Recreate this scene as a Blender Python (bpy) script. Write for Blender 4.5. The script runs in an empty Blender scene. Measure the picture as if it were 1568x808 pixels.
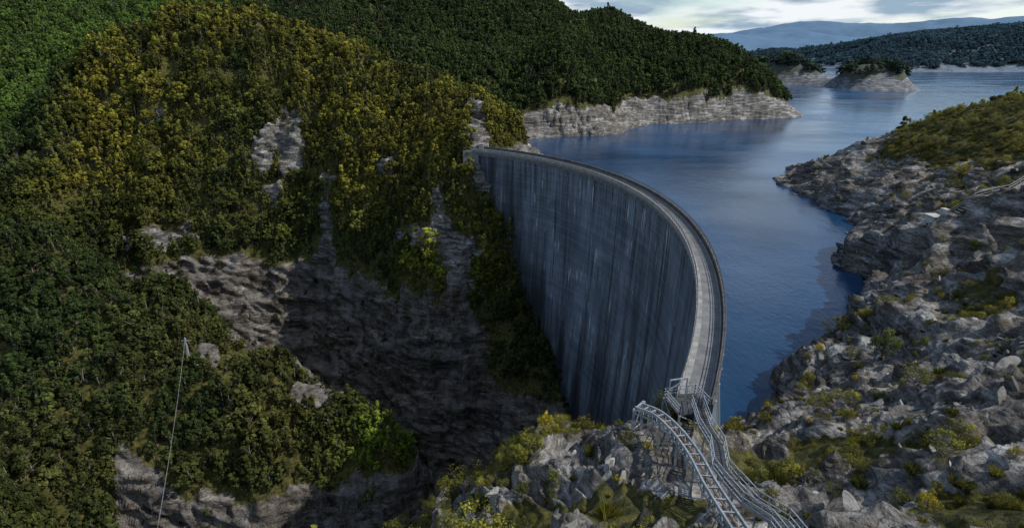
import bpy, math, numpy as np
from mathutils import Vector
rng=np.random.default_rng(7)
sc=bpy.context.scene
sc.view_settings.view_transform='Standard'; sc.view_settings.look='None'; sc.view_settings.exposure=0
# ------------------------------------------------------------------ noise
TAB=rng.random((64,64,64)).astype(np.float32)
def vn(x,y,z,o=0):
    x=x+o*17.31;y=y+o*9.17;z=z+o*5.71
    xi=np.floor(x).astype(np.int64);yi=np.floor(y).astype(np.int64);zi=np.floor(z).astype(np.int64)
    fx=(x-xi);fy=(y-yi);fz=(z-zi)
    fx=fx*fx*(3-2*fx);fy=fy*fy*(3-2*fy);fz=fz*fz*(3-2*fz)
    x0=xi&63;x1=(xi+1)&63;y0=yi&63;y1=(yi+1)&63;z0=zi&63;z1=(zi+1)&63
    a=TAB[x0,y0,z0]*(1-fx)+TAB[x1,y0,z0]*fx
    b=TAB[x0,y1,z0]*(1-fx)+TAB[x1,y1,z0]*fx
    c=TAB[x0,y0,z1]*(1-fx)+TAB[x1,y0,z1]*fx
    d=TAB[x0,y1,z1]*(1-fx)+TAB[x1,y1,z1]*fx
    return (a*(1-fy)+b*fy)*(1-fz)+(c*(1-fy)+d*fy)*fz
def fbm(x,y,z,n=3,o=0):
    s=0;a=.5;t=0
    for i in range(n):
        s=s+a*vn(x*2**i,y*2**i,z*2**i,o+i*3);t+=a;a*=.5
    return s/t-.5
def sm(a,b,x):
    t=np.clip((x-a)/(b-a),0,1);return t*t*(3-2*t)
# ------------------------------------------------------------------ surveyed spot heights (x east, y north, z; crest = 0)
C=[ # dam contact
(-14,228,3),(4,213,-38),(16,195,-68),(27,165,-98),(36,140,-126),(38,115,-110),(33,90,-65),(28,70,-27),(20,53,-1.5),
# left hill ridge
(-228,305,22),(-202,302,36),(-168,300,47),(-137,300,46),(-106,300,40),(-73,290,32),(-43,278,25),(-22,258,20),(-11,248,13),(3,248,3),(12,251,-9),(17,260,-20),
(-150,370,18),(-90,350,18),(-60,335,12),(-30,320,2),(-30,380,2),(-22,350,0),(12,320,-24),
# left hill face
(-200,270,0),(-160,265,2),(-152,237,-34),(-149,229,-50),(-150,218,-72),(-130,248,-25),
(-103,262,-8),(-102,238,-55),(-98,227,-90),(-95,212,-112),
(-66,246,-11),(-61,221,-54),(-61,206,-91),(-55,190,-118),
(-38,232,-9),(-37,212,-36),(-34,200,-59),(-34,188,-98),(-25,172,-122),
(-15,238,4),(-21,216,-18),(-20,203,-50),(-18,190,-95),(-11,205,-53),(4,190,-76),(9,180,-90),(-4,214,-28),
# spur
(-175,190,-26),(-153,187,-27),(-110,179,-47),(-75,165,-60),(-52,152,-67),(-36,142,-70),(-133,151,-42),(-93,147,-54),(-60,146,-66),(-124,131,-62),
(-108,131,-74),(-70,128,-82),(-42,134,-84),(-108,122,-100),(-70,119,-108),(-38,125,-110),(-24,140,-104),(-125,105,-78),(-150,110,-74),(-165,150,-50),
(-75,188,-112),(-110,200,-106),(-185,230,-50),
# valley floor
(-60,100,-126),(-20,130,-128),(-110,95,-120),(-10,100,-116),(10,130,-128),(10,155,-126),(-5,165,-124),(-150,85,-110),(20,110,-118),
# near nose
(7,69,-15),(10,61,-10.5),(15,55,-4),(-3,62,-18),(-12,50,-15),(-9,44,-10),(0,82,-62),(14,80,-58),(-18,68,-58),(-30,52,-50),(-45,30,-40),(12,45,-1.5),(18,45,-1.5),(5,34,2),(14,29,5),(18,40,0),(0,40,-5),
(10,20,10),(0,20,6),(-15,22,-2),(-35,10,-15),(0,6,20),(20,6,20),(-60,5,-40),(-20,90,-105),
# right near bank
(24,54,-6),(31,70,-19.5),(34,66,-13),(25,47,-4),(33,50,-3),(28,58,-9),(44,80,-19),(38,62,-8),(36,38,3),(33,28,8),(25,30,5.5),(52,52,3),(63,62,0),(60,80,-8),(50,88,-15),(54,97,-20),(70,108,-20),(80,108,-9),(75,85,-3),
(89,131,-20),(97,128,-7),(120,130,6),(110,100,9),(100,70,14),(150,100,32),(150,60,42),(80,40,18),(60,20,20),(100,20,40),
(92,147,-19),(112,174,-20),(103,150,-9),(108,160,-16),(130,150,2),(135,172,-6),
(117,212,-19),(116,190,-20),(124,254,-19),(131,248,-12),(144,234,-5),(166,231,8),(190,240,13),(216,250,16),(200,200,18),(150,195,-2),(134,206,-9),(180,160,16),(240,180,32),(300,250,28),
(150,278,-19),(200,300,-14),(240,330,-22),(330,330,-5),(160,305,-28),(250,390,-30),(450,450,-30),(400,300,20),(350,120,60),
# lake floor
(60,150,-60),(75,180,-50),(60,110,-45),(44,95,-35),(80,220,-50),(45,215,-50),(25,235,-40),(50,260,-45),(40,290,-40),(70,330,-45),(150,360,-40),(40,360,-30),(200,440,-40),(90,260,-40),(90,160,-32),(330,500,-40),(330,560,-35),(350,700,-40),(500,700,-40),(700,700,-40),(600,500,-40),
# far hill and its shore
(20,386,-20),(51,391,-20),(80,420,-20),(110,453,-20),(143,463,-20),(170,476,-20),(199,486,-20),(262,540,-20),
(20,400,-2),(55,407,-2),(112,470,-1),(150,481,0),(205,505,0),(248,543,-4),
(45,650,74),(11,680,84),(75,650,58),(121,645,52),(150,620,42),(171,600,38),(205,580,20),(243,562,1),(100,540,36),(60,470,26),(0,480,30),(-25,520,24),(-80,440,22),(-135,700,100),(-150,560,50),(-300,520,50),(-400,700,130),(-700,800,170),
(-382,450,26),(-270,300,-24),(-300,380,8),(-500,400,40),(-450,250,10),(-250,215,-15),(-350,150,20),(-230,130,-42),(-250,60,-30),(0,900,60),(-400,1200,150),
(280,620,-25),(230,680,-5),(300,800,-30),(200,850,0),
# peninsula and islet
(300,1050,12),(380,1010,14),(459,1000,20),(430,976,-20),(470,962,-20),(525,883,13),(545,868,6),(573,831,-20),(486,859,-20),(500,935,-8),(610,860,-24),(560,990,-24),(480,1100,-24),(380,940,-24),
(800,1000,-40),(700,1300,-40),(900,1200,-40),(500,1300,-30),(1100,1100,-40),(800,800,-40),
# far right shore
(1302,1527,-20),(1000,1500,-20),(960,1800,-20),(1090,2163,-20),(1340,1600,0),(1580,1900,92),(1207,1900,66),(1270,2300,50),(930,2500,12),(700,2400,5),(1100,1620,10),(1900,1700,110),
(1500,2900,35),(1100,3000,25),(2100,2900,100),(1300,3400,-10),(2200,3400,10),
(1350,4000,55),(1300,4300,95),(2000,4300,60),(2368,5000,160),(4230,6000,270),(3000,4600,90),(500,4500,120),(-500,5000,300),(5000,5000,250),(3300,5900,110),(500,7500,150),(5000,8000,330),(2500,8500,160),(3800,8000,350)]
C=np.array(C,float)
cs=np.log(np.hypot(C[:,0],C[:,1]));ct=np.arctan2(C[:,0],C[:,1]);K=.022
D=np.sqrt((cs[:,None]-cs)**2+(ct[:,None]-ct)**2+K*K)
n=len(C);A=np.zeros((n+1,n+1));A[:n,:n]=D-np.eye(n)*0.002;A[:n,n]=1;A[n,:n]=1
W=np.linalg.solve(A,np.r_[C[:,2],0])
def base(s,t):
    out=np.full(s.shape,W[n],np.float32)
    s=s.astype(np.float32);t=t.astype(np.float32)
    for i in range(n):
        out+=np.float32(W[i])*np.sqrt((s-np.float32(cs[i]))**2+(t-np.float32(ct[i]))**2+np.float32(K*K))
    return out
NT=900
th=np.radians(np.linspace(-64,64,NT))
rr=np.concatenate([np.geomspace(6,120,330,endpoint=False),np.linspace(120,300,480,endpoint=False),np.geomspace(300,1200,230,endpoint=False),np.geomspace(1200,9500,130)])
NR=len(rr)
S,T=np.meshgrid(np.log(rr),th,indexing='ij')
R=np.exp(S);X=R*np.sin(T);Y=R*np.cos(T)
H=base(S,T).astype(float)
lakeside=(np.hypot(X+76.6,Y-125)>116)&((X>-12)|(Y>390))
near=sm(130,80,R)
amp=3.4*(1-near)+.7*near+sm(300,2000,R)*18+sm(2600,4500,R)*55
lam=26*(1-near)+11*near+sm(300,2500,R)*200+sm(2600,4500,R)*300
H+=amp*2*fbm(X/lam,Y/lam,H/lam*0+3.3,4)*np.where(lakeside&(H<-19),.2,1)*sm(0,9,np.abs(R-52)+4)
hillz=sm(-235,-200,X)*sm(0,-25,X)*sm(195,215,Y)*sm(345,310,Y)
rib=1-np.abs(2*vn((X+.25*Y)/19+fbm(X/30,Y/30,X*0,2,17)*1.5,Y/75,X*0,14)-1)
H+=hillz*11*(rib-.62)
spz=sm(-180,-160,X)*sm(-45,-60,X)*sm(205,185,Y)*sm(120,140,Y)
H+=spz*6*(1-np.abs(2*vn((X-.5*Y)/17,(Y+.5*X)/50,X*0,18)-1)-.6)
mzone=sm(390,440,Y)*sm(1100,800,Y)*sm(-17,2,H)
H+=mzone*30*(.62-np.abs(2*vn((X-.3*Y)/80,Y/150,X*0,15)-1)-.1)
P=np.stack([X,Y,H],-1)
def normals(P):
    du=np.gradient(P,axis=0);dv=np.gradient(P,axis=1)
    N=np.cross(dv,du);N/=np.linalg.norm(N,axis=-1,keepdims=True)+1e-9
    return N*np.sign(N[...,2:3]+1e-9)
N=normals(P)
# ---- rock mask
n1=fbm(X/14,Y/14,H/14,3,5);n2=fbm(X/45,Y/45,H/45,2,9);n3=fbm(X/3.5,Y/3.5,H/8,3,6)
slope=1-N[...,2]
rock=np.zeros_like(H)
left=(R>100)&(X<20)&(Y<330)&(~lakeside)
zc=-47-6*sm(-150,-110,X)-6*sm(-60,-20,X)+18*n1+22*n2+12*n3
rock=np.maximum(rock,np.where(left&(Y>150+0.35*np.maximum(0,-(X+40))*.5),sm(zc+3,zc-3,H)*sm(.2,.4,slope),0))
rock*=1-.95*sm(-16,-4,X)*left*sm(-95,-80,H)
def patch(x,y,z,a,b,c,g=1.0):
    d=np.sqrt(((X-x)/a)**2+((Y-y)/b)**2+((H-z)/c)**2)
    return sm(1.2,.95,d+g*n1*2.0+n3*1.8)
for q in [(-101,258,-8,5.5,16,20),(-113,260,-8,5,15,10),(-107,254,-24,7,13,6),(-82,240,-42,4,13,24),(-15,237,4,4,12,20),(-12,224,-8,4.5,13,21),(-37,213,-33,16,10,4.5),(-22,203,-50,6,13,24),(-28,210,-27,3.5,10,15),
          (-150,236,-38,13,10,7),(-162,268,5,5,9,5),(-92,150,-50,6,4,3),(-60,148,-63,6,5,3),(-52,240,-10,5,8,4)]:
    rock=np.maximum(rock,patch(*q))
sp=(X<-20)&(X>-112)&(Y<150)&(R>100)
rock=np.maximum(rock,np.where(sp,sm(-77,-83,H+14*n1+10*n3-8*sm(-95,-110,X))*sm(.2,.4,slope),0))
rock=np.maximum(rock,np.where(lakeside&(R>60),sm(1,-4,H+26*n1*np.clip(R/400,.3,1)+10*n2+sm(1100,1400,R)*9),0))
gorge=(X>-30)&(X<60)&(Y>75)&(Y<226)&(~lakeside)
rock=np.maximum(rock,np.where(gorge,sm(-85,-100,H+10*n1),0))
rb=(X>22)&(Y<300)&(R<330)&lakeside|((X>20)&(Y<60))
grass=sm(-4,3,H-0+10*n1)*sm(160,190,Y)
pn=fbm(X/8,Y/8,H/5,4,19)
barez=sm(-6,-12,H)
rock=np.where(rb,np.maximum(rock,(1-grass*.95)*np.maximum(barez,1-.85*sm(.01,.10,pn))),rock)
nose=(R<100)&(X>-60)&(X<=20)
rock=np.where(nose,np.maximum(rock*0,.15+.85*sm(.07,-.03,pn-.05*sm(10,-10,X))),rock)
rock=np.clip(rock,0,1)
# ---- rock relief: bedded ledges and broken ridges
def relief(P):
    X,Y,Z=P[...,0],P[...,1],P[...,2]
    a=Z-.42*np.sqrt((X-22)**2+150)+.22*Y
    w=fbm(X/9,Y/9,Z/9,3,21)
    big=1-np.abs(2*vn(X/17,Y/17,Z/9,31)-1)
    med=1-np.abs(2*vn(X/6,Y/6,a/3.0,41)-1)
    f=a/5.5+w*2.2;saw=f-np.floor(f);saw=np.where(saw>.88,(1-saw)/.12*.88,saw)
    f2=a/1.7+w*3.5+fbm(X/3,Y/3,Z/3,2,51)*1.2;saw2=f2-np.floor(f2);saw2=np.where(saw2>.8,(1-saw2)/.2*.8,saw2)
    nn=sm(150,90,np.hypot(X,Y))
    sm1=fbm(X/2.2,Y/2.2,a/.9,3,61)
    huge=1-np.abs(2*vn(X/30,Y/30,a/14,33)-1)
    rbk=(X>22)
    cl=(1-nn)*(4.2*(big-.5)+2.0*(med-.5)+1.7*(saw-.4)+.5*(saw2-.4)+rbk*(4*(huge-.6)+2.1*(saw-.4)+.6*(med-.5)))
    nr=nn*(2.0*(big-.5)+1.4*(med-.5)+1.5*(saw-.4)+1.1*(saw2-.4)+1.2*sm1+rbk*2.0*(huge-.6))
    return cl+nr
rel=relief(P)
fade=sm(700,350,R)
k=np.where(rock>0,.25+.75*rock,0)*fade
bench=1-.85*np.exp(-(((X-17)/5)**2+((Y-42)/14)**2))
P=P+N*(rel*k*bench)[...,None]
P+=N*((1-k)*fade*(1-near)*3*fbm(X/7,Y/7,H/7,2,71))[...,None]
rock=np.clip(rock+.6*(fbm(X/3,Y/3,H/3,3,77))*(rock>.05),0,1)
# ------------------------------------------------------------------ helpers
def new_mesh(name,verts,faces,mat=None,parent=None,smooth=False):
    me=bpy.data.meshes.new(name);me.from_pydata(verts,[],faces);me.update()
    ob=bpy.data.objects.new(name,me);sc.collection.objects.link(ob)
    if mat: me.materials.append(mat)
    if parent: ob.parent=parent
    if smooth: me.polygons.foreach_set('use_smooth',[True]*len(me.polygons))
    return ob
def np_mesh(name,V,F,mat,smooth=True):
    me=bpy.data.meshes.new(name);nv=len(V);nf=len(F)
    me.vertices.add(nv);me.vertices.foreach_set('co',V.astype(np.float32).ravel())
    me.loops.add(nf*4);me.loops.foreach_set('vertex_index',F.astype(np.int32).ravel())
    me.polygons.add(nf);me.polygons.foreach_set('loop_start',np.arange(0,nf*4,4,dtype=np.int32))
    me.polygons.foreach_set('use_smooth',np.full(nf,smooth))
    me.materials.append(mat);me.update(calc_edges=True)
    ob=bpy.data.objects.new(name,me);sc.collection.objects.link(ob);return ob
class M:
    def __init__(s,name):
        s.m=bpy.data.materials.new(name);s.m.use_nodes=True;s.t=s.m.node_tree;s.b=s.t.nodes['Principled BSDF']
        s.b.inputs['Specular IOR Level'].default_value=.25
    def n(s,ty,**kw):
        nd=s.t.nodes.new(ty)
        for k,v in kw.items():
            if k in nd.inputs and not hasattr(nd,k): nd.inputs[k].default_value=v
            else: setattr(nd,k,v)
        return nd
    def l(s,a,b): s.t.links.new(a,b)
    def math(s,op,a,b=None,c=None):
        nd=s.t.nodes.new('ShaderNodeMath');nd.operation=op
        for i,v in enumerate([a,b,c]):
            if v is None: continue
            if isinstance(v,(int,float)): nd.inputs[i].default_value=v
            else: s.l(v,nd.inputs[i])
        return nd.outputs[0]
    def mix(s,f,a,b,mode='MIX'):
        nd=s.t.nodes.new('ShaderNodeMix');nd.data_type='RGBA';nd.blend_type=mode
        for sock,v in ((nd.inputs[0],f),(nd.inputs[6],a),(nd.inputs[7],b)):
            if isinstance(v,(int,float)): sock.default_value=v
            elif isinstance(v,tuple): sock.default_value=(*v,1)
            else: s.l(v,sock)
        return nd.outputs[2]
    def ramp(s,f,stops):
        nd=s.t.nodes.new('ShaderNodeValToRGB');e=nd.color_ramp.elements
        while len(e)<len(stops): e.new(.5)
        for i,(p,c) in enumerate(stops):
            e[i].position=p;e[i].color=(c,c,c,1) if isinstance(c,(int,float)) else (*c,1)
        s.l(f,nd.inputs[0]);return nd.outputs[0]
    def noise(s,vec,scale,detail=4,rough=.55):
        nd=s.t.nodes.new('ShaderNodeTexNoise');nd.inputs['Scale'].default_value=scale;nd.inputs['Detail'].default_value=detail;nd.inputs['Roughness'].default_value=rough
        if vec is not None: s.l(vec,nd.inputs['Vector'])
        return nd.outputs[0]
    def mapping(s,vec,scale,rot=(0,0,0)):
        nd=s.t.nodes.new('ShaderNodeMapping');nd.inputs['Scale'].default_value=scale;nd.inputs['Rotation'].default_value=rot
        s.l(vec,nd.inputs['Vector']);return nd.outputs[0]
    def bump(s,h,strength,dist,prev=None):
        nd=s.t.nodes.new('ShaderNodeBump');nd.inputs['Strength'].default_value=strength;nd.inputs['Distance'].default_value=dist
        s.l(h,nd.inputs['Height'])
        if prev is not None: s.l(prev,nd.inputs['Normal'])
        return nd.outputs[0]
def rock_color(m,co):
    bed=m.mapping(co,(.12,.12,.75),(math.radians(14),math.radians(-20),0))
    a=m.noise(co,.09,3,.6);b=m.noise(bed,1.0,7,.68);c=m.noise(co,1.3,5,.7)
    f=m.math('ADD',m.math('MULTIPLY',b,.60),m.math('ADD',m.math('MULTIPLY',c,.28),m.math('MULTIPLY',a,.16)))
    col=m.ramp(f,[(.40,(.022,.021,.020)),(.47,(.075,.072,.068)),(.53,(.175,.171,.166)),(.60,(.36,.358,.352)),(.67,(.64,.64,.63))])
    w=m.ramp(m.noise(co,.16,4),[(.45,0),(.65,1)])
    col=m.mix(m.math('MULTIPLY',w,.45),col,(.11,.085,.055))
    v=m.n('ShaderNodeTexVoronoi',feature='DISTANCE_TO_EDGE');v.inputs['Scale'].default_value=1.0
    m.l(m.mapping(co,(.38,.38,1.5),(.3,-.35,.4)),v.inputs['Vector'])
    crack=m.ramp(v.outputs['Distance'],[(0,.3),(.05,1)])
    col=m.mix(.75,col,crack,'MULTIPLY')
    return col,b,c,v.outputs['Distance']
# ---- terrain material
m=M('terrain_rock_and_soil')
geo=m.n('ShaderNodeNewGeometry');co=geo.outputs['Position']
col,b,c,v=rock_color(m,co)
ra=m.n('ShaderNodeAttribute',attribute_name='rock').outputs['Fac']
ha=m.n('ShaderNodeAttribute',attribute_name='haze').outputs['Fac']
dk=m.n('ShaderNodeAttribute',attribute_name='gorge_shade').outputs['Fac']
strk=m.noise(m.mapping(co,(.22,.22,.03)),1,5,.65)
# gorge-wall shade painted in as darker rock, with a few paler rain-washed streaks
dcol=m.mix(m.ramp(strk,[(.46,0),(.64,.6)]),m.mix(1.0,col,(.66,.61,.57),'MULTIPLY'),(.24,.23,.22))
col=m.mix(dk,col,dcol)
g=m.mix(m.ramp(m.noise(co,.9,5,.65),[(.35,0),(.65,1)]),(.018,.024,.008),(.115,.105,.024))
moss=m.ramp(m.math('ADD',ra,m.math('MULTIPLY',m.math('SUBTRACT',m.noise(co,1.4,5,.65),.5),1.1)),[(.38,0),(.52,1)])
col=m.mix(moss,g,col)
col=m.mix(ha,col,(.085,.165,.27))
m.l(col,m.b.inputs['Base Color']);m.b.inputs['Roughness'].default_value=.9
n0=m.bump(b,1.0,1.6);n0=m.bump(c,.85,.5,n0);n0=m.bump(v,.6,.5,n0);m.l(n0,m.b.inputs['Normal'])
ter_mat=m.m
idx=np.arange(NR*NT).reshape(NR,NT)
F=np.stack([idx[:-1,:-1],idx[:-1,1:],idx[1:,1:],idx[1:,:-1]],-1).reshape(-1,4)[:,::-1]
ter=np_mesh('gorge_terrain',P.reshape(-1,3),F,ter_mat)
def fattr(ob,name,arr,ty='FLOAT'):
    at=ob.data.attributes.new(name,ty,'POINT')
    key='value' if ty in('FLOAT','INT') else ('vector' if ty=='FLOAT_VECTOR' else 'color')
    at.data.foreach_set(key,np.ascontiguousarray(arr).astype(np.int32 if ty=='INT' else np.float32).ravel())
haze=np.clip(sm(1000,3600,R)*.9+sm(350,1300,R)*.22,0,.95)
gorge_shade=np.where(left|gorge,sm(-40,-54,H+12*n1),0)
fattr(ter,'rock',rock);fattr(ter,'haze',haze);fattr(ter,'gorge_shade',gorge_shade)
# ------------------------------------------------------------------ lake
CX,CY,RC=-76.6,125.,116.3
_pf=np.polyfit([-39,-36,-25,-10,13,32,50,58],[121.3,120.2,117.0,114.4,115.3,116.8,116.6,116.3],4)
def RF(a): return float(np.polyval(_pf,math.degrees(a)))
m=M('lake_water')
geo=m.n('ShaderNodeNewGeometry');co=geo.outputs['Position']
m.b.inputs['IOR'].default_value=1.33;m.b.inputs['Specular IOR Level'].default_value=.5
pc=m.ramp(m.noise(m.mapping(co,(.012,.006,.01)),1,4),[(.35,(.005,.024,.065)),(.7,(.018,.078,.185))])
m.l(pc,m.b.inputs['Base Color'])
w1=m.noise(m.mapping(co,(.9,.5,1)),1,4,.6);w2=m.noise(m.mapping(co,(.12,.06,1)),1,3,.6)
nn=m.bump(w1,.5,.16);nn=m.bump(w2,.3,.6,nn);m.l(nn,m.b.inputs['Normal'])
gust=m.ramp(m.noise(m.mapping(co,(.01,.025,1),(0,0,.5)),1,4),[(.4,.08),(.65,.28)]);m.l(gust,m.b.inputs['Roughness'])
A0,A1=math.radians(-36.8),math.radians(60)
poly=[(CX+RF(a)*math.cos(a),CY+RF(a)*math.sin(a),-18) for a in np.linspace(A0,math.radians(58),60)]
poly+=[(-16,232,-18),(-16,300,-18),(-16,380,-18),(-20,500,-18),(-40,1000,-18),(-500,2500,-18),(-3000,9400,-18),(9400,9400,-18),(9400,200,-18),(300,60,-18),(60,30,-18)]
new_mesh('lake',poly,[list(range(len(poly)))],m.m)
# ------------------------------------------------------------------ dam
m=M('dam_concrete')
uv=m.n('ShaderNodeUVMap').outputs[0];sep=m.n('ShaderNodeSeparateXYZ');m.l(uv,sep.inputs[0]);U,V=sep.outputs[0],sep.outputs[1]
b0=m.noise(uv,.05,5,.6);st=m.noise(m.mapping(uv,(.16,.012,1)),1,6,.66);st2=m.noise(m.mapping(uv,(.8,.022,1)),1,5,.6)
fi=m.noise(uv,.9,5,.7);pat=m.noise(m.mapping(uv,(.035,.03,1)),1,3)
hz_=m.noise(m.mapping(uv,(.03,.5,1)),1,4,.6)
col=m.mix(m.ramp(b0,[(.35,0),(.65,1)]),(.078,.108,.152),(.175,.222,.285))
col=m.mix(m.math('MULTIPLY',m.ramp(hz_,[(.45,0),(.68,1)]),.45),col,(.24,.285,.345))
col=m.mix(m.ramp(st,[(.46,0),(.62,.65)]),col,(.035,.045,.06))
drip=m.math('MULTIPLY',m.ramp(st2,[(.56,0),(.61,1)]),m.ramp(pat,[(.42,0),(.55,1)]))
col=m.mix(m.math('MULTIPLY',drip,.8),col,(.015,.017,.021))
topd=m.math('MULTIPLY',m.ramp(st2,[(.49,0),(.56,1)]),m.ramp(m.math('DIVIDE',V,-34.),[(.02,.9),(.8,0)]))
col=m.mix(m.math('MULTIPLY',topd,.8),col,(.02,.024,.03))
wh=m.math('MULTIPLY',m.ramp(m.noise(m.mapping(uv,(.8,.08,1)),1.2,4),[(.60,0),(.65,1)]),m.ramp(m.noise(uv,.05,3),[(.46,0),(.56,1)]))
col=m.mix(m.math('MULTIPLY',wh,.8),col,(.46,.50,.54))
fr=m.math('FRACT',m.math('DIVIDE',V,3.05));ln=m.math('LESS_THAN',fr,.07)
fu=m.math('FRACT',m.math('DIVIDE',U,12.2));lu=m.math('LESS_THAN',fu,.02)
lift=m.n('ShaderNodeTexWhiteNoise',noise_dimensions='2D');cv=m.n('ShaderNodeCombineXYZ')
m.l(m.math('FLOOR',m.math('DIVIDE',U,12.2)),cv.inputs[0]);m.l(m.math('FLOOR',m.math('DIVIDE',V,3.05)),cv.inputs[1]);m.l(cv.outputs[0],lift.inputs['Vector'])
col=m.mix(m.math('MULTIPLY',lift.outputs['Value'],.28),col,(.045,.06,.08))
col=m.mix(m.math('MULTIPLY',ln,.3),col,(.24,.28,.33))
col=m.mix(m.math('MULTIPLY',lu,.5),col,(.02,.024,.03))
col=m.mix(.5,col,m.ramp(fi,[(.3,.6),(.7,1)]),'MULTIPLY')
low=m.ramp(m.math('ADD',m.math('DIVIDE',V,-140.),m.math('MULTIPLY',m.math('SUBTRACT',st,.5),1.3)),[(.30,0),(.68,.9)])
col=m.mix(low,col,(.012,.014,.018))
edge=m.ramp(m.math('ADD',m.math('DIVIDE',U,124.),m.math('ADD',m.math('MULTIPLY',V,-.0050),m.math('MULTIPLY',m.math('SUBTRACT',st,.5),.4))),[(.80,0),(.97,.9)])  # far-end abutment shadow painted into the concrete, stronger lower down
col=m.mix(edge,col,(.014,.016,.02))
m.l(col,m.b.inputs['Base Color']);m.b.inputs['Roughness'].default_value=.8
n0=m.bump(fi,.3,.08);n0=m.bump(m.math('SUBTRACT',1.0,m.math('MAXIMUM',ln,lu)),.5,.12,n0);m.l(n0,m.b.inputs['Normal'])
dam_mat=m.m
def simple(name,c1,c2,scale=.8,rough=.8,metal=0,bd=.03):
    m=M(name);tc=m.n('ShaderNodeNewGeometry').outputs['Position']
    f=m.noise(tc,scale,6,.65);m.l(m.mix(m.ramp(f,[(.35,0),(.65,1)]),c1,c2),m.b.inputs['Base Color'])
    m.b.inputs['Roughness'].default_value=rough;m.b.inputs['Metallic'].default_value=metal
    m.l(m.bump(f,.3,bd),m.b.inputs['Normal']);return m.m
road_mat=simple('crest_road_concrete',(.12,.125,.13),(.20,.205,.21),.5)
pale_mat=simple('parapet_concrete',(.17,.175,.18),(.32,.32,.32),.7)
conc_mat=simple('hut_concrete',(.3,.3,.29),(.5,.5,.48),.7)
dark_mat=simple('weathered_parapet',(.05,.05,.05),(.12,.12,.12),.6)
steel_mat=simple('galvanised_steel',(.20,.24,.28),(.38,.42,.46),1.5,.5,.2,.005)
steel_dk=simple('dark_steel',(.04,.045,.05),(.09,.095,.10),1.5,.6,.3,.005)
rust_mat=simple('rusty_steel',(.10,.05,.03),(.22,.14,.09),2,.8,.2,.01)
dam=bpy.data.objects.new('concrete_arch_dam',None);sc.collection.objects.link(dam)
def wall():
    zs=np.linspace(.1,-138,56);prof=[]
    for z in zs: prof.append((-1.3-9*(max(0,-z)/135)**1.5,z))
    pu=[(1.3+ .13*max(0,-z),z) for z in zs[::-1]]
    prof=prof+pu
    an=np.linspace(A0,A1,200);V=[];UVv=[]
    for a in an:
        rf=RF(a)
        for r,z in prof: V.append((CX+(rf+r)*math.cos(a),CY+(rf+r)*math.sin(a),z));UVv.append((a*RC,z))
    npf=len(prof);Fq=[]
    for i in range(len(an)-1):
        for j in range(npf):
            j2=(j+1)%npf
            Fq.append((i*npf+j,i*npf+j2,(i+1)*npf+j2,(i+1)*npf+j))
    Fq.append(tuple(range(npf)));Fq.append(tuple(range(199*npf,200*npf))[::-1])
    ob=new_mesh('arch_wall',V,Fq,dam_mat,dam,False)
    ul=ob.data.uv_layers.new(name='UVMap')
    li=np.zeros(len(ob.data.loops),np.int32);ob.data.loops.foreach_get('vertex_index',li)
    ul.data.foreach_set('uv',np.array(UVv,np.float32)[li].ravel())
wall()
def pol(a,dr,z): r=RF(a)+dr;return (CX+r*math.cos(a),CY+r*math.sin(a),z)
def sweep(name,sec,mat,a0=A0,a1=A1,nseg=200,parent=dam):
    an=np.linspace(a0,a1,nseg);V=[];k=len(sec);Fq=[]
    for a in an:
        for dr,z in sec: V.append(pol(a,dr,z))
    for i in range(nseg-1):
        for j in range(k): Fq.append((i*k+j,i*k+(j+1)%k,(i+1)*k+(j+1)%k,(i+1)*k+j))
    Fq.append(tuple(range(k)));Fq.append(tuple(range((nseg-1)*k,nseg*k))[::-1])
    return new_mesh(name,V,Fq,mat,parent)
sec=lambda a,b,c,d:[(a,c),(b,c),(b,d),(a,d)]
sweep('crest_slab',[(-1.35,-1.6),(1.35,-1.6),(1.95,-.4),(1.95,.35),(-2.0,.35),(-2.0,-.4)],road_mat)
sweep('downstream_parapet',sec(-2.1,-1.88,.2,1.2),pale_mat)
sweep('footway_kerb',sec(-1.86,-1.2,.3,.5),pale_mat)
sweep('service_pipe',sec(1.3,1.5,.36,.6),pale_mat)
sweep('upstream_parapet',sec(1.7,2.1,.2,1.4),dark_mat)
class B:
    def __init__(s): s.v=[];s.f=[]
    def beam(s,p,q,w,h=None):
        h=h or w;p=Vector(p);q=Vector(q);d=(q-p).normalized()
        up=Vector((0,0,1)) if abs(d.z)<.95 else Vector((1,0,0))
        x=d.cross(up).normalized();y=x.cross(d).normalized();i=len(s.v)
        for e in (p,q):
            for a,b in ((-1,-1),(1,-1),(1,1),(-1,1)): s.v.append(tuple(e+x*a*w/2+y*b*h/2))
        for f in ((0,1,2,3),(7,6,5,4),(0,4,5,1),(1,5,6,2),(2,6,7,3),(3,7,4,0)): s.f.append(tuple(i+k for k in f))
    def done(s,name,mat,parent=None): return new_mesh(name,s.v,s.f,mat,parent)
rl=B();cb=B()
ans=np.linspace(A0,A1,110)
for i,a in enumerate(ans):
    for dr in (-1.99,1.9): 
        z0=1.2 if dr<0 else 1.4
        rl.beam(pol(a,dr,z0),pol(a,dr,z0+.7),.08)
        if i<109:
            for zz in (.35,.7): rl.beam(pol(a,dr,z0+zz),pol(ans[i+1],dr,z0+zz),.07)
    if i%2==0:
        cb.beam(pol(a,-1.25,-1.3),pol(a,-1.97,-.45),.4,.5);cb.beam(pol(a,1.25,-1.5),pol(a,2.0,-.35),.4,.5)
rl.done('crest_railing',steel_dk,dam);cb.done('corbels',road_mat,dam)
ab=B();ab.beam(pol(math.radians(58.5),0,-6),pol(math.radians(58.5),0,.3),7,6)
ab.done('abutment_block',road_mat,dam)
gh=B();a=math.radians(56.3)
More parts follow.
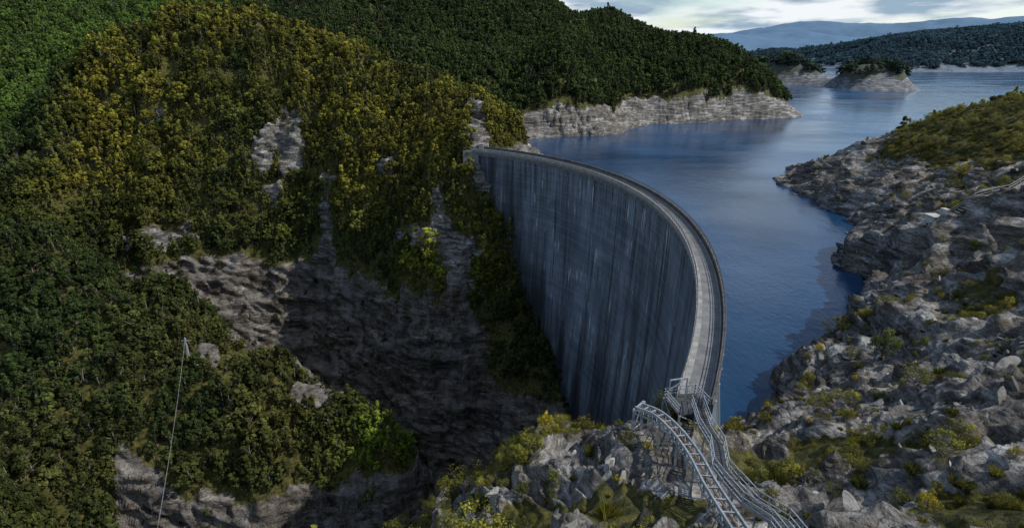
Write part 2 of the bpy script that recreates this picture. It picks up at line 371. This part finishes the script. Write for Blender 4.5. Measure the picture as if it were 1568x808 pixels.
gh.beam(pol(a,.3,.4),pol(a,.3,2.6),2.4,1.6);gh.beam(pol(a,.3,2.6),pol(a,.3,2.8),2.8,2.0)
gh.done('gatehouse',pale_mat,dam)
# ------------------------------------------------------------------ steel stair and monorail at the near abutment
stair=bpy.data.objects.new('steel_stairway',None);sc.collection.objects.link(stair)
sp_=[(20.3,53.0,.6),(19.7,48.5,.9),(19.0,43.5,2.6),(17.9,39.5,3.3),(17.5,36.5,4.6),(17.8,33.5,5.2),(17.9,29.5,7.4),(18.0,25,8.3)]
st1=B();tr=B();hr=B()
for i in range(len(sp_)-1):
    p,q=Vector(sp_[i]),Vector(sp_[i+1]);d=(q-p);hd=Vector((d.x,d.y,0)).normalized();sd=Vector((hd.y,-hd.x,0))
    for s in (-.6,.6):
        st1.beam(p+sd*s,q+sd*s,.08,.28)
        for hh in (.55,1.1): hr.beam(p+sd*s+Vector((0,0,hh)),q+sd*s+Vector((0,0,hh)),.065)
        nps=max(2,int(d.length/1.3))
        for k2 in range(nps+1):
            c0=p.lerp(q,k2/nps)+sd*s;hr.beam(c0,c0+Vector((0,0,1.1)),.065)
    nt=max(3,int(d.length/.34))
    for k2 in range(nt):
        c0=p.lerp(q,(k2+.5)/nt)+Vector((0,0,.12));tr.beam(c0-sd*.56,c0+sd*.56,.24,.05)
    mid=p.lerp(q,.5)
    for s in (-.56,.56): st1.beam(mid+sd*s+Vector((0,0,-4)),mid+sd*s,.12)
st1.done('stringers',steel_mat,stair);tr.done('treads',steel_dk,stair);hr.done('handrails',steel_mat,stair)
truss=bpy.data.objects.new('curved_steel_gantry',None);sc.collection.objects.link(truss)
def cr(pts):
    pts=[Vector(p) for p in pts];pts=[pts[0]*2-pts[1]]+pts+[pts[-1]*2-pts[-2]];out=[]
    for i in range(1,len(pts)-2):
        for k2 in range(8):
            t=k2/8;a,b_,c_,d_=pts[i-1:i+3]
            out.append(.5*((2*b_)+(c_-a)*t+(2*a-5*b_+4*c_-d_)*t*t+(3*b_-a-3*c_+d_)*t**3))
    out.append(pts[-2]);return out
path=cr([(13.6,51.6,1.3),(15.0,49.2,2.0),(15.8,45.4,2.8),(15.9,40.5,4.0),(15.3,35,5.7),(14.7,29.5,7.8),(14,23,10.3)])
g=B();gr=B();HW=.52
for i in range(len(path)-1):
    p,q=path[i],path[i+1];d=q-p;sd=Vector((d.y,-d.x,0)).normalized()
    d2=(path[i+2]-q) if i+2<len(path) else d;sd2=Vector((d2.y,-d2.x,0)).normalized()
    for s in (-HW,HW):
        g.beam(p+sd*s,q+sd2*s,.15,.28)
        g.beam(p+sd*s+Vector((0,0,-.8)),q+sd2*s+Vector((0,0,-.8)),.09,.09)
        if i%2==0: g.beam(p+sd*s+Vector((0,0,-.8)),q+sd2*s,.06)
        else: g.beam(p+sd*s,q+sd2*s+Vector((0,0,-.8)),.06)
    if i%3==0: g.beam(p-sd*HW,p+sd*HW,.10,.14)
    gr.beam(p+Vector((0,0,-.1)),q+Vector((0,0,-.1)),.11,.1)
    if i%8==3:
        for s in (-HW,HW): g.beam(p+sd*s+Vector((0,0,-6)),p+sd*s,.18)
g.done('side_girders',steel_mat,truss);gr.done('running_rail',rust_mat,truss)
pf=bpy.data.objects.new('landing_platform',None);sc.collection.objects.link(pf)
r_=B();s_=B()
c0=[(16.9,54.0),(20.6,54.9),(21.4,51.9),(17.7,50.6)];zp=.75
new_mesh('deck',[(x,y,zp) for x,y in c0]+[(x,y,zp-.15) for x,y in c0],[(0,1,2,3),(7,6,5,4),(0,4,5,1),(1,5,6,2),(2,6,7,3),(3,7,4,0)],steel_dk,pf)
for i in range(4):
    p=Vector((*c0[i],zp));q=Vector((*c0[(i+1)%4],zp))
    for k2 in range(5):
        e=p.lerp(q,k2/4);r_.beam(e,e+Vector((0,0,1.15)),.07)
    for hh in (.4,.78,1.15):
        if i!=2: r_.beam(p+Vector((0,0,hh)),q+Vector((0,0,hh)),.07)
    s_.beam(p+Vector((0,0,-5)),p,.2);s_.beam(p+Vector((0,0,-2.5)),q,.1)
for x,y in ((17.3,53.6),(19.3,54.1)): s_.beam((x,y,.75),(x,y,3.2),.13)
s_.beam((17.3,53.6,3.2),(19.3,54.1,3.2),.13);s_.beam((17.3,53.6,2.0),(19.3,54.1,3.2),.08)
r_.done('railings',steel_mat,pf);s_.done('supports',steel_mat,pf)
end=B()
for x,y in ((13.0,51.1),(14.2,52.4)): end.beam((x,y,-5),(x,y,1.3),.22);end.beam((x,y,-4.5),(x+1.6,y-2.2,1.4),.14)
end.beam((12.9,50.9,1.1),(14.4,52.6,1.1),.3,.3);end.beam((13.0,51.1,-1.5),(14.2,52.4,-1.5),.12);end.beam((13.0,51.1,-1.5),(14.2,52.4,1.1),.1)
end.done('end_frame',steel_mat,truss)
# hut and access steps on the right bank, set on the ground
def ground(x,y):
    r=math.hypot(x,y);t=math.atan2(x,y);i=int(np.argmin(np.abs(rr-r)));j=int(np.argmin(np.abs(th-t)));return float(P[max(0,i-3):i+4,max(0,j-3):j+4,2].max())
hz0=ground(98.5,128)
mb=B();mb.beam((98.5,128,hz0-4),(98.5,128,hz0+2.0),3.0,2.2);mb.beam((98.5,128,hz0+2.0),(98.5,128,hz0+2.2),3.6,2.7);h1=ground(103,131);mb.beam((103,131,h1-3),(103,131,h1+1.2),1.8,1.2)
mb.done('concrete_instrument_hut',conc_mat)
fp=[(100,126),(104,125),(108,125.5),(112,126),(116,128),(120,130),(125,131)];fb=B();pv=None
for x,y in fp:
    z=ground(x,y);fb.beam((x,y,z-1),(x,y,z+1.3),.12)
    if pv: 
        for o in (.6,1.25): fb.beam((pv[0],pv[1],pv[2]+o),(x,y,z+o),.08)
        for kk in range(8):
            t=kk/8;fb.beam((pv[0]+(x-pv[0])*t,pv[1]+(y-pv[1])*t-.2,pv[2]+(z-pv[2])*t+.1),(pv[0]+(x-pv[0])*t,pv[1]+(y-pv[1])*t-1.6,pv[2]+(z-pv[2])*t+.1),.35,.12)
    pv=(x,y,z)
fb.done('access_steps',conc_mat)
pm=B();pm.beam((-97,150,-60),(-97,150,-43),.35);pm.beam((-98.2,150,-44),(-95.8,150,-44),.22);pm.beam((-98.5,149,-58),(-97,150,-46),.18);pm.done('cable_mast',steel_mat)
cbm=B();P0=Vector((-97,150,-43.5));P1=Vector((-52,46,-50));pv=P0
for i in range(1,25):
    t=i/24;q=P0.lerp(P1,t);q.z-=6*4*t*(1-t)*.5;cbm.beam(pv,q,.06);pv=q
cbm.done('overhead_cable',pale_mat)
# ------------------------------------------------------------------ vegetation prototypes
def foliage_mat(name,tr=.28):
    m=M(name)
    at=m.n('ShaderNodeAttribute',attribute_name='tint',attribute_type='INSTANCER').outputs['Color']
    lf=m.n('ShaderNodeAttribute',attribute_name='leaf').outputs['Fac']
    oi=m.n('ShaderNodeObjectInfo').outputs['Random']
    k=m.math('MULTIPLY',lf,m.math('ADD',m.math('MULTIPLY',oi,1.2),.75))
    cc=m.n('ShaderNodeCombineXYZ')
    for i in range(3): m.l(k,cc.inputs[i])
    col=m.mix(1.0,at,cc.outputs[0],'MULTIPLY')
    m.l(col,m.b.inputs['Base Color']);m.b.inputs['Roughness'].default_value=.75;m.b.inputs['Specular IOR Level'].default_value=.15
    t=m.n('ShaderNodeBsdfTranslucent');m.l(col,t.inputs[0]);ms=m.n('ShaderNodeMixShader');ms.inputs[0].default_value=tr
    m.l(m.b.outputs[0],ms.inputs[1]);m.l(t.outputs[0],ms.inputs[2]);m.l(ms.outputs[0],m.t.nodes['Material Output'].inputs[0])
    return m.m
leaf_mat=foliage_mat('leaves');bark_mat=simple('bark',(.08,.07,.06),(.22,.2,.17),3,.9)
def plant(name,seed,blobs,leaves,ls,hgt,wid,kind,col):
    g=np.random.default_rng(seed);V=[];Fq=[];L=[];MI=[]
    def cone(p,q,r0,r1,n_=5):
        p=np.array(p,float);q=np.array(q,float);d=q-p;d/=np.linalg.norm(d)+1e-9;a=np.cross(d,[.3,.9,.1]);a/=np.linalg.norm(a);b=np.cross(d,a);i=len(V)
        for e,r in((p,r0),(q,r1)):
            for k in range(n_):
                an=2*math.pi*k/n_;V.append(e+r*(a*math.cos(an)+b*math.sin(an)));L.append(.4)
        for k in range(n_): Fq.append((i+k,i+(k+1)%n_,i+n_+(k+1)%n_,i+n_+k));MI.append(1)
    cone((0,0,-.15*hgt),(0,0,.7*hgt),.03*hgt,.012*hgt)
    lean=g.normal(size=2)*.05
    for bi in range(blobs):
        u=g.random();an=g.random()*6.28
        if kind=='cone': z=hgt*(.12+.88*u);rad=wid*(1-u)**.8*g.uniform(.3,1.0)
        elif kind=='tall': z=hgt*(.3+.7*u);rad=wid*(math.sin(math.pi*(.15+.8*u)))*g.uniform(.2,1)
        else: z=hgt*(.22+.7*u);rad=wid*math.sqrt(max(0,1-(u*.95)**2))*g.uniform(.35,1.05)
        c=np.array([rad*math.cos(an)+lean[0]*u,rad*math.sin(an)+lean[1]*u,z]);br=wid*g.uniform(.22,.46)*(1-.45*u)
        cone((0,0,max(0,z-.25*hgt)),c,.010*hgt,.004*hgt,3)
        bv=g.uniform(.7,1.35)
        for _ in range(leaves):
            d=g.normal(size=3);d/=np.linalg.norm(d);d[2]=d[2]*.9+.2
            p=c+d*br*g.uniform(.4,1.1)*np.array([1,1,1.35])
            nrm=d+g.normal(size=3)*.38;nrm/=np.linalg.norm(nrm)
            a=np.cross(nrm,g.normal(size=3));a/=np.linalg.norm(a);b=np.cross(nrm,a);s=ls*g.uniform(.5,1.3);i=len(V)
            V.extend([p-a*s*.5,p+b*s*.33,p+a*s*.65,p-b*s*.33])
            val=bv*(.26+.26*g.random()+.85*max(0,p[2]/hgt-.25));L.extend([val]*4);Fq.append((i,i+1,i+2,i+3));MI.append(0)  # crown self-shadow painted into leaf value, darker toward the base
    me=bpy.data.meshes.new(name);me.from_pydata([tuple(v) for v in V],[],Fq);me.materials.append(leaf_mat);me.materials.append(bark_mat)
    me.polygons.foreach_set('material_index',MI);at=me.attributes.new('leaf','FLOAT','POINT');at.data.foreach_set('value',np.array(L,np.float32))
    ob=bpy.data.objects.new(name,me);col.objects.link(ob)
tc=bpy.data.collections.new('tree_kinds');bc=bpy.data.collections.new('shrub_kinds');rc=bpy.data.collections.new('rock_kinds')
plant('t0',1,18,34,.085,1,.24,'cone',tc);plant('t1',2,20,34,.095,1,.32,'round',tc);plant('t2',3,16,34,.085,1,.20,'cone',tc);plant('t3',4,16,34,.085,1,.24,'tall',tc);plant('t4',5,24,32,.095,1,.38,'round',tc)
for i in range(4): plant('s%d'%i,20+i,34,46,.05,1,[.5,.62,.42,.72][i],'round',bc)
def grass_tuft(name,seed,col):
    g=np.random.default_rng(seed);V=[];Fq=[];L=[]
    for _ in range(150):
        an=g.random()*6.28;r=g.random()*.3;t=g.uniform(.1,.5);h=g.uniform(.3,.8);b=np.array([r*math.cos(an),r*math.sin(an),-.1]);tip=b+np.array([math.cos(an)*t,math.sin(an)*t,h]);s=np.array([-math.sin(an),math.cos(an),0])*.018;i=len(V)
        md=b*.5+tip*.5+np.array([0,0,.1]);V.extend([b-s,b+s,md+s,tip,md-s]);Fq.append((i,i+1,i+2,i+3,i+4));L.extend([.5+.6*g.random()]*5)
    me=bpy.data.meshes.new(name);me.from_pydata([tuple(v) for v in V],[],Fq);me.materials.append(leaf_mat);at=me.attributes.new('leaf','FLOAT','POINT');at.data.foreach_set('value',np.array(L,np.float32))
    col.objects.link(bpy.data.objects.new(name,me))
grass_tuft('s4',50,bc);grass_tuft('s5',51,bc)
m=M('loose_rock');geo=m.n('ShaderNodeNewGeometry');col_,b,c,v=rock_color(m,geo.outputs['Position']);oi=m.n('ShaderNodeObjectInfo').outputs['Random']
col_=m.mix(.45,col_,m.ramp(oi,[(0,(.07,.068,.065)),(.6,(.20,.198,.19)),(1,(.50,.50,.49))]));m.l(col_,m.b.inputs['Base Color']);m.b.inputs['Roughness'].default_value=.9
m.l(m.bump(c,.8,.2,m.bump(b,.7,.4)),m.b.inputs['Normal']);rk_mat=m.m
import bmesh
for i in range(6):
    g=np.random.default_rng(80+i);bm=bmesh.new();bmesh.ops.create_icosphere(bm,subdivisions=3,radius=1)
    pl=[]
    for _ in range(10):
        nn=g.normal(size=3);nn/=np.linalg.norm(nn);pl.append((nn,g.uniform(.35,.75)))
    for vv in bm.verts:
        p=np.array(vv.co)
        for nn,dd in pl:
            e=p@nn-dd
            if e>0:p=p-nn*e
        p=p*np.array([1.5,.8,.42]);vv.co=Vector(p+g.normal(size=3)*.01)
    me=bpy.data.meshes.new('r%d'%i);bm.to_mesh(me);bm.free();me.materials.append(rk_mat);rc.objects.link(bpy.data.objects.new('r%d'%i,me))
def scatter(name,pts,scl,rot,tint,pick,coll):
    me=bpy.data.meshes.new(name);me.vertices.add(len(pts));me.vertices.foreach_set('co',pts.astype(np.float32).ravel());me.update()
    ob=bpy.data.objects.new(name,me);sc.collection.objects.link(ob)
    fattr(ob,'scl',scl,'FLOAT_VECTOR');fattr(ob,'rot',rot,'FLOAT_VECTOR');fattr(ob,'pick',pick,'INT')
    fattr(ob,'tint',np.c_[tint,np.ones(len(tint))],'FLOAT_COLOR')
    ng=bpy.data.node_groups.new(name+'_scatter','GeometryNodeTree')
    ng.interface.new_socket('Geometry',in_out='INPUT',socket_type='NodeSocketGeometry');ng.interface.new_socket('Geometry',in_out='OUTPUT',socket_type='NodeSocketGeometry')
    gi=ng.nodes.new('NodeGroupInput');go=ng.nodes.new('NodeGroupOutput');ip=ng.nodes.new('GeometryNodeInstanceOnPoints')
    ci=ng.nodes.new('GeometryNodeCollectionInfo');ci.inputs[0].default_value=coll;ci.inputs[1].default_value=True;ci.inputs[2].default_value=True
    def na(n_,ty):
        a=ng.nodes.new('GeometryNodeInputNamedAttribute');a.data_type=ty;a.inputs[0].default_value=n_;return a.outputs[0]
    L=ng.links.new
    L(gi.outputs[0],ip.inputs['Points']);L(ci.outputs[0],ip.inputs['Instance']);ip.inputs['Pick Instance'].default_value=True
    L(na('pick','INT'),ip.inputs['Instance Index']);er=ng.nodes.new('FunctionNodeEulerToRotation');L(na('rot','FLOAT_VECTOR'),er.inputs[0]);L(er.outputs[0],ip.inputs['Rotation'])
    L(na('scl','FLOAT_VECTOR'),ip.inputs['Scale']);L(ip.outputs[0],go.inputs[0])
    md=ob.modifiers.new('scatter','NODES');md.node_group=ng
    return ob
# ---- sampling on the terrain grid
dU=(P[1:,:-1]-P[:-1,:-1]);dV=(P[:-1,1:]-P[:-1,:-1]);area=np.linalg.norm(np.cross(dU,dV),axis=-1)
def cell(a): return a[:-1,:-1]
def sample(dens):
    ex=(dens*area).ravel();cnt=rng.poisson(np.clip(ex,0,50));ii=np.repeat(np.arange(len(ex)),cnt)
    i,j=ii//(NT-1),ii%(NT-1);u=rng.random(len(ii))[:,None];w=rng.random(len(ii))[:,None]
    p=P[i,j]*(1-u)*(1-w)+P[i+1,j]*u*(1-w)+P[i,j+1]*(1-u)*w+P[i+1,j+1]*u*w
    return p,i,j
Rc_=cell(R);Hc=cell(H);rk=cell(rock);Xc=cell(X);Yc=cell(Y);Ls=cell(lakeside)
inview=(np.abs(cell(T))<math.radians(54))
veg=np.clip(1-rk*1.6,0,1)
above=np.where(Ls,Hc>-13,True)
rbc=cell(rb)
dens=np.where(Rc_<110,0,np.where(Rc_<320,.22,np.where(Rc_<750,.08,np.where(Rc_<2700,.010,0))))
dens=dens*veg*above*inview*np.where(rbc,0,1)
cn=cell(fbm(X/9,Y/9,H/5,3,37))
dens=dens+np.where((rk>.5)&(Rc_>110)&(Rc_<320)&(~rbc)&above,.04*sm(.05,.15,cn)+.002,0)*inview
p,i,j=sample(dens);r_=R[i,j];nT=len(p)
hh=np.where(r_<320,np.exp(rng.normal(math.log(4.4),.28,nT)),np.where(r_<750,rng.uniform(5.5,10,nT),rng.uniform(9,14,nT)))
hh=np.where((rock[i,j]>.05)&(r_<320),hh*.5,hh)
big=rng.random(nT)<.03;hh=hh*np.where(big,1.45,1)
wid=np.where(r_<750,rng.uniform(.95,1.45,nT),rng.uniform(1.6,2.6,nT))
def lerp(a,b,t): return a*(1-t[:,None])+b*t[:,None]
c=lambda *a:np.array(a,float)[None]
lime=np.exp(-(((p[:,0]+38)/11)**2+((p[:,1]-138)/13)**2+((p[:,2]+84)/22)**2))
hh*=1-.3*lime
scl=np.c_[hh*wid,hh*wid,hh];rot=np.c_[rng.uniform(-.12,.12,nT),rng.uniform(-.12,.12,nT),rng.uniform(0,6.28,nT)]
p[:,2]-=.1*hh
gn=fbm(p[:,0]/30,p[:,1]/30,p[:,2]/30,3,88)*2;gf=fbm(p[:,0]/8,p[:,1]/8,p[:,2]/8,2,98)*2+rng.normal(0,.3,nT)
col=np.repeat(c(.034,.055,.015),nT,0)
hilltop=sm(-60,-5,p[:,2])*sm(340,300,p[:,1])*sm(190,215,p[:,1])*sm(-230,-190,p[:,0])
col=lerp(col,c(.168,.156,.024),np.clip(hilltop*(.60+1.0*gn+.4*gf),0,1))
ledge=np.exp(-(((p[:,0]+24)/24)**2+((p[:,1]-208)/11)**2+((p[:,2]+42)/17)**2));col=lerp(col,c(.17,.18,.022),np.clip(ledge*1.1+.3*gf*ledge,0,1))
ul=sm(-225,-290,p[:,0])*sm(220,300,p[:,1]);col=lerp(col,c(.08,.135,.024),np.clip(ul*(.8+gn),0,1))
spur=(p[:,0]<-20)&(p[:,1]<200);col=np.where(spur[:,None],lerp(col*.85,c(.066,.070,.018),np.clip(.35+gn+.3*gf,0,1)),col)
col=lerp(col,c(.16,.215,.024),np.clip(lime*(1.4+.5*gf),0,1))
mid=sm(340,380,p[:,1])*sm(-230,-150,p[:,0]);col=lerp(col,c(.062,.085,.024),np.clip(mid*(.3+.9*gn+.2*gf),0,1))
col=col*(1+.3*np.clip(gf,-1,1))[:,None]
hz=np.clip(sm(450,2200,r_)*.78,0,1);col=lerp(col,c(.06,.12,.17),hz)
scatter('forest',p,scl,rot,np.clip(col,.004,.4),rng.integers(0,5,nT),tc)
# shrubs on near rock and right bank
cl=cell(fbm(X/7,Y/7,H/7,3,111));soft=np.clip(1.2-rk,0,1)
d2=np.where((Rc_<110)&(Xc<=22),(.75*sm(-.06,.12,cl)+.1)*soft,0)+np.where(rbc&(Rc_<130)&above,(.8*sm(-.08,.10,cl)+.09)*soft,0)+np.where(rbc&(Rc_>=130)&above,(.24*sm(-.04,.12,cl)+.02)*soft,0)+np.where(rbc&(rk<.5)&above&(Rc_>=130),.3,0)+np.where((Xc<2)&(Rc_<110),.4*sm(-.10,.05,cl),0)
clear=np.exp(-(((Xc-16.5)/3.4)**2+((Yc-41)/13)**2));d2=d2*(1-np.clip(clear*1.4,0,1))*(Hc>-70)*(Rc_>14)*inview
p,i,j=sample(d2);nS=len(p);s=np.exp(rng.normal(-.3,.42,nS))*np.where(R[i,j]>130,1.3,1);bigs=rng.random(nS)<.12;s=s*np.where(bigs,2.0,1)
s=np.where((p[:,0]<2)&(rng.random(nS)<.5),s*1.7,s)
g2=rng.random(nS);gl=np.clip(.5+2*fbm(p[:,0]/9,p[:,1]/9,p[:,2]/9,2,120),0,1)
col=lerp(np.repeat(c(.065,.082,.020),nS,0),c(.20,.185,.028),np.clip(g2*.6+gl*.5,0,1));col=np.where((rng.random(nS)<.06)[:,None],c(.30,.25,.02),col)
far=(p[:,1]>150);col=np.where(far[:,None],lerp(col,c(.17,.16,.045),np.full(nS,.6)),col)
pick=np.where((~bigs)&(rng.random(nS)<np.where(far,.7,.35)),rng.integers(4,6,nS),rng.integers(0,4,nS))
p[:,2]-=.06*s
scatter('shrubs',p,np.c_[s,s,s*rng.uniform(.7,1.1,nS)],np.c_[rng.uniform(-.2,.2,nS),rng.uniform(-.2,.2,nS),rng.uniform(0,6.28,nS)],col,pick,bc)
# rocks
cl=cell(fbm(X/9,Y/9,H/9,3,131))
d3=np.where((Rc_<100)&(rk>.4),.3*sm(-.08,.12,cl)+.04,0)+np.where((Rc_>=100)&(Rc_<300)&rbc&(rk>.4),.04*sm(-.08,.12,cl)+.006,0)
Pz=cell(P[...,2])
d3=d3*(Hc>np.where(Ls,-16.5,-60))*(Pz>np.where(Ls,-17.6,-70))*(Rc_>12)*(1-np.clip(clear*1.3,0,1))
p,i,j=sample(d3);nR=len(p);s=np.clip(np.exp(rng.normal(-1.35,.6,nR)),0,1.1)*np.where(R[i,j]>100,1.8,1.1)
scatter('boulders',p,np.c_[s*1.2,s,s*rng.uniform(.6,1.3,nR)],np.c_[rng.normal(.25,.35,nR),rng.normal(-.4,.3,nR),rng.normal(.6,.6,nR)],np.ones((nR,3)),rng.integers(0,6,nR),rc)
print('COUNTS',nT,nS,nR,P.shape)
# ------------------------------------------------------------------ light
EL,AZ=math.radians(42),math.radians(98)
sd=Vector((math.cos(EL)*math.sin(AZ),math.cos(EL)*math.cos(AZ),math.sin(EL)))
sl=bpy.data.lights.new('sun','SUN');sl.energy=4.5;sl.angle=math.radians(.5);sl.color=(1,.94,.84)
so=bpy.data.objects.new('sun',sl);so.rotation_euler=sd.to_track_quat('Z','Y').to_euler();so.location=(200,100,300);sc.collection.objects.link(so)
w=bpy.data.worlds.new('World');sc.world=w;w.use_nodes=True;nt=w.node_tree;bg=nt.nodes['Background'];bg.inputs[1].default_value=.135
sky=nt.nodes.new('ShaderNodeTexSky');sky.sky_type='NISHITA';sky.sun_disc=False;sky.sun_elevation=EL;sky.sun_rotation=AZ;sky.air_density=1.0;sky.dust_density=.3;sky.ozone_density=2.0
tcn=nt.nodes.new('ShaderNodeTexCoord');sx=nt.nodes.new('ShaderNodeSeparateXYZ');nt.links.new(tcn.outputs['Generated'],sx.inputs[0])
def wm(op,a,b):
    n_=nt.nodes.new('ShaderNodeMath');n_.operation=op
    for k_,v_ in enumerate((a,b)):
        if isinstance(v_,(int,float)): n_.inputs[k_].default_value=v_
        else: nt.links.new(v_,n_.inputs[k_])
    return n_.outputs[0]
dz=wm('ADD',wm('MAXIMUM',sx.outputs[2],0),.14);cx=wm('DIVIDE',sx.outputs[0],dz);cy=wm('DIVIDE',sx.outputs[1],dz)
cv=nt.nodes.new('ShaderNodeCombineXYZ');nt.links.new(cx,cv.inputs[0]);nt.links.new(cy,cv.inputs[1])
nz=nt.nodes.new('ShaderNodeTexNoise');nz.inputs['Scale'].default_value=.55;nz.inputs['Detail'].default_value=7;nz.inputs['Roughness'].default_value=.6;nt.links.new(cv.outputs[0],nz.inputs['Vector'])
lowf=wm('MAXIMUM',wm('SUBTRACT',1.0,wm('MULTIPLY',sx.outputs[2],2.2)),0.0)
cf=wm('ADD',nz.outputs[0],wm('MULTIPLY',lowf,.13))
rp=nt.nodes.new('ShaderNodeValToRGB');rp.color_ramp.elements[0].position=.50;rp.color_ramp.elements[1].position=.64;nt.links.new(cf,rp.inputs[0])
nz2=nt.nodes.new('ShaderNodeTexNoise');nz2.inputs['Scale'].default_value=1.6;nz2.inputs['Detail'].default_value=7;nt.links.new(cv.outputs[0],nz2.inputs['Vector'])
rp2=nt.nodes.new('ShaderNodeValToRGB');rp2.color_ramp.elements[0].position=.42;rp2.color_ramp.elements[1].position=.56
rp2.color_ramp.elements[0].color=(2.4,3.3,4.2,1);rp2.color_ramp.elements[1].color=(6.6,6.95,7.2,1);nt.links.new(nz2.outputs[0],rp2.inputs[0])
mx=nt.nodes.new('ShaderNodeMix');mx.data_type='RGBA';nt.links.new(rp.outputs[0],mx.inputs[0]);nt.links.new(sky.outputs[0],mx.inputs[6]);nt.links.new(rp2.outputs[0],mx.inputs[7]);nt.links.new(mx.outputs[2],bg.inputs[0])
# ------------------------------------------------------------------ camera
cd=bpy.data.cameras.new('camera');cd.lens=20;cd.sensor_width=36;cd.clip_end=30000;cd.clip_start=.5
co_=bpy.data.objects.new('camera',cd);co_.location=(0,0,37);co_.rotation_euler=(math.radians(90-20.7),0,0);sc.collection.objects.link(co_);sc.camera=co_
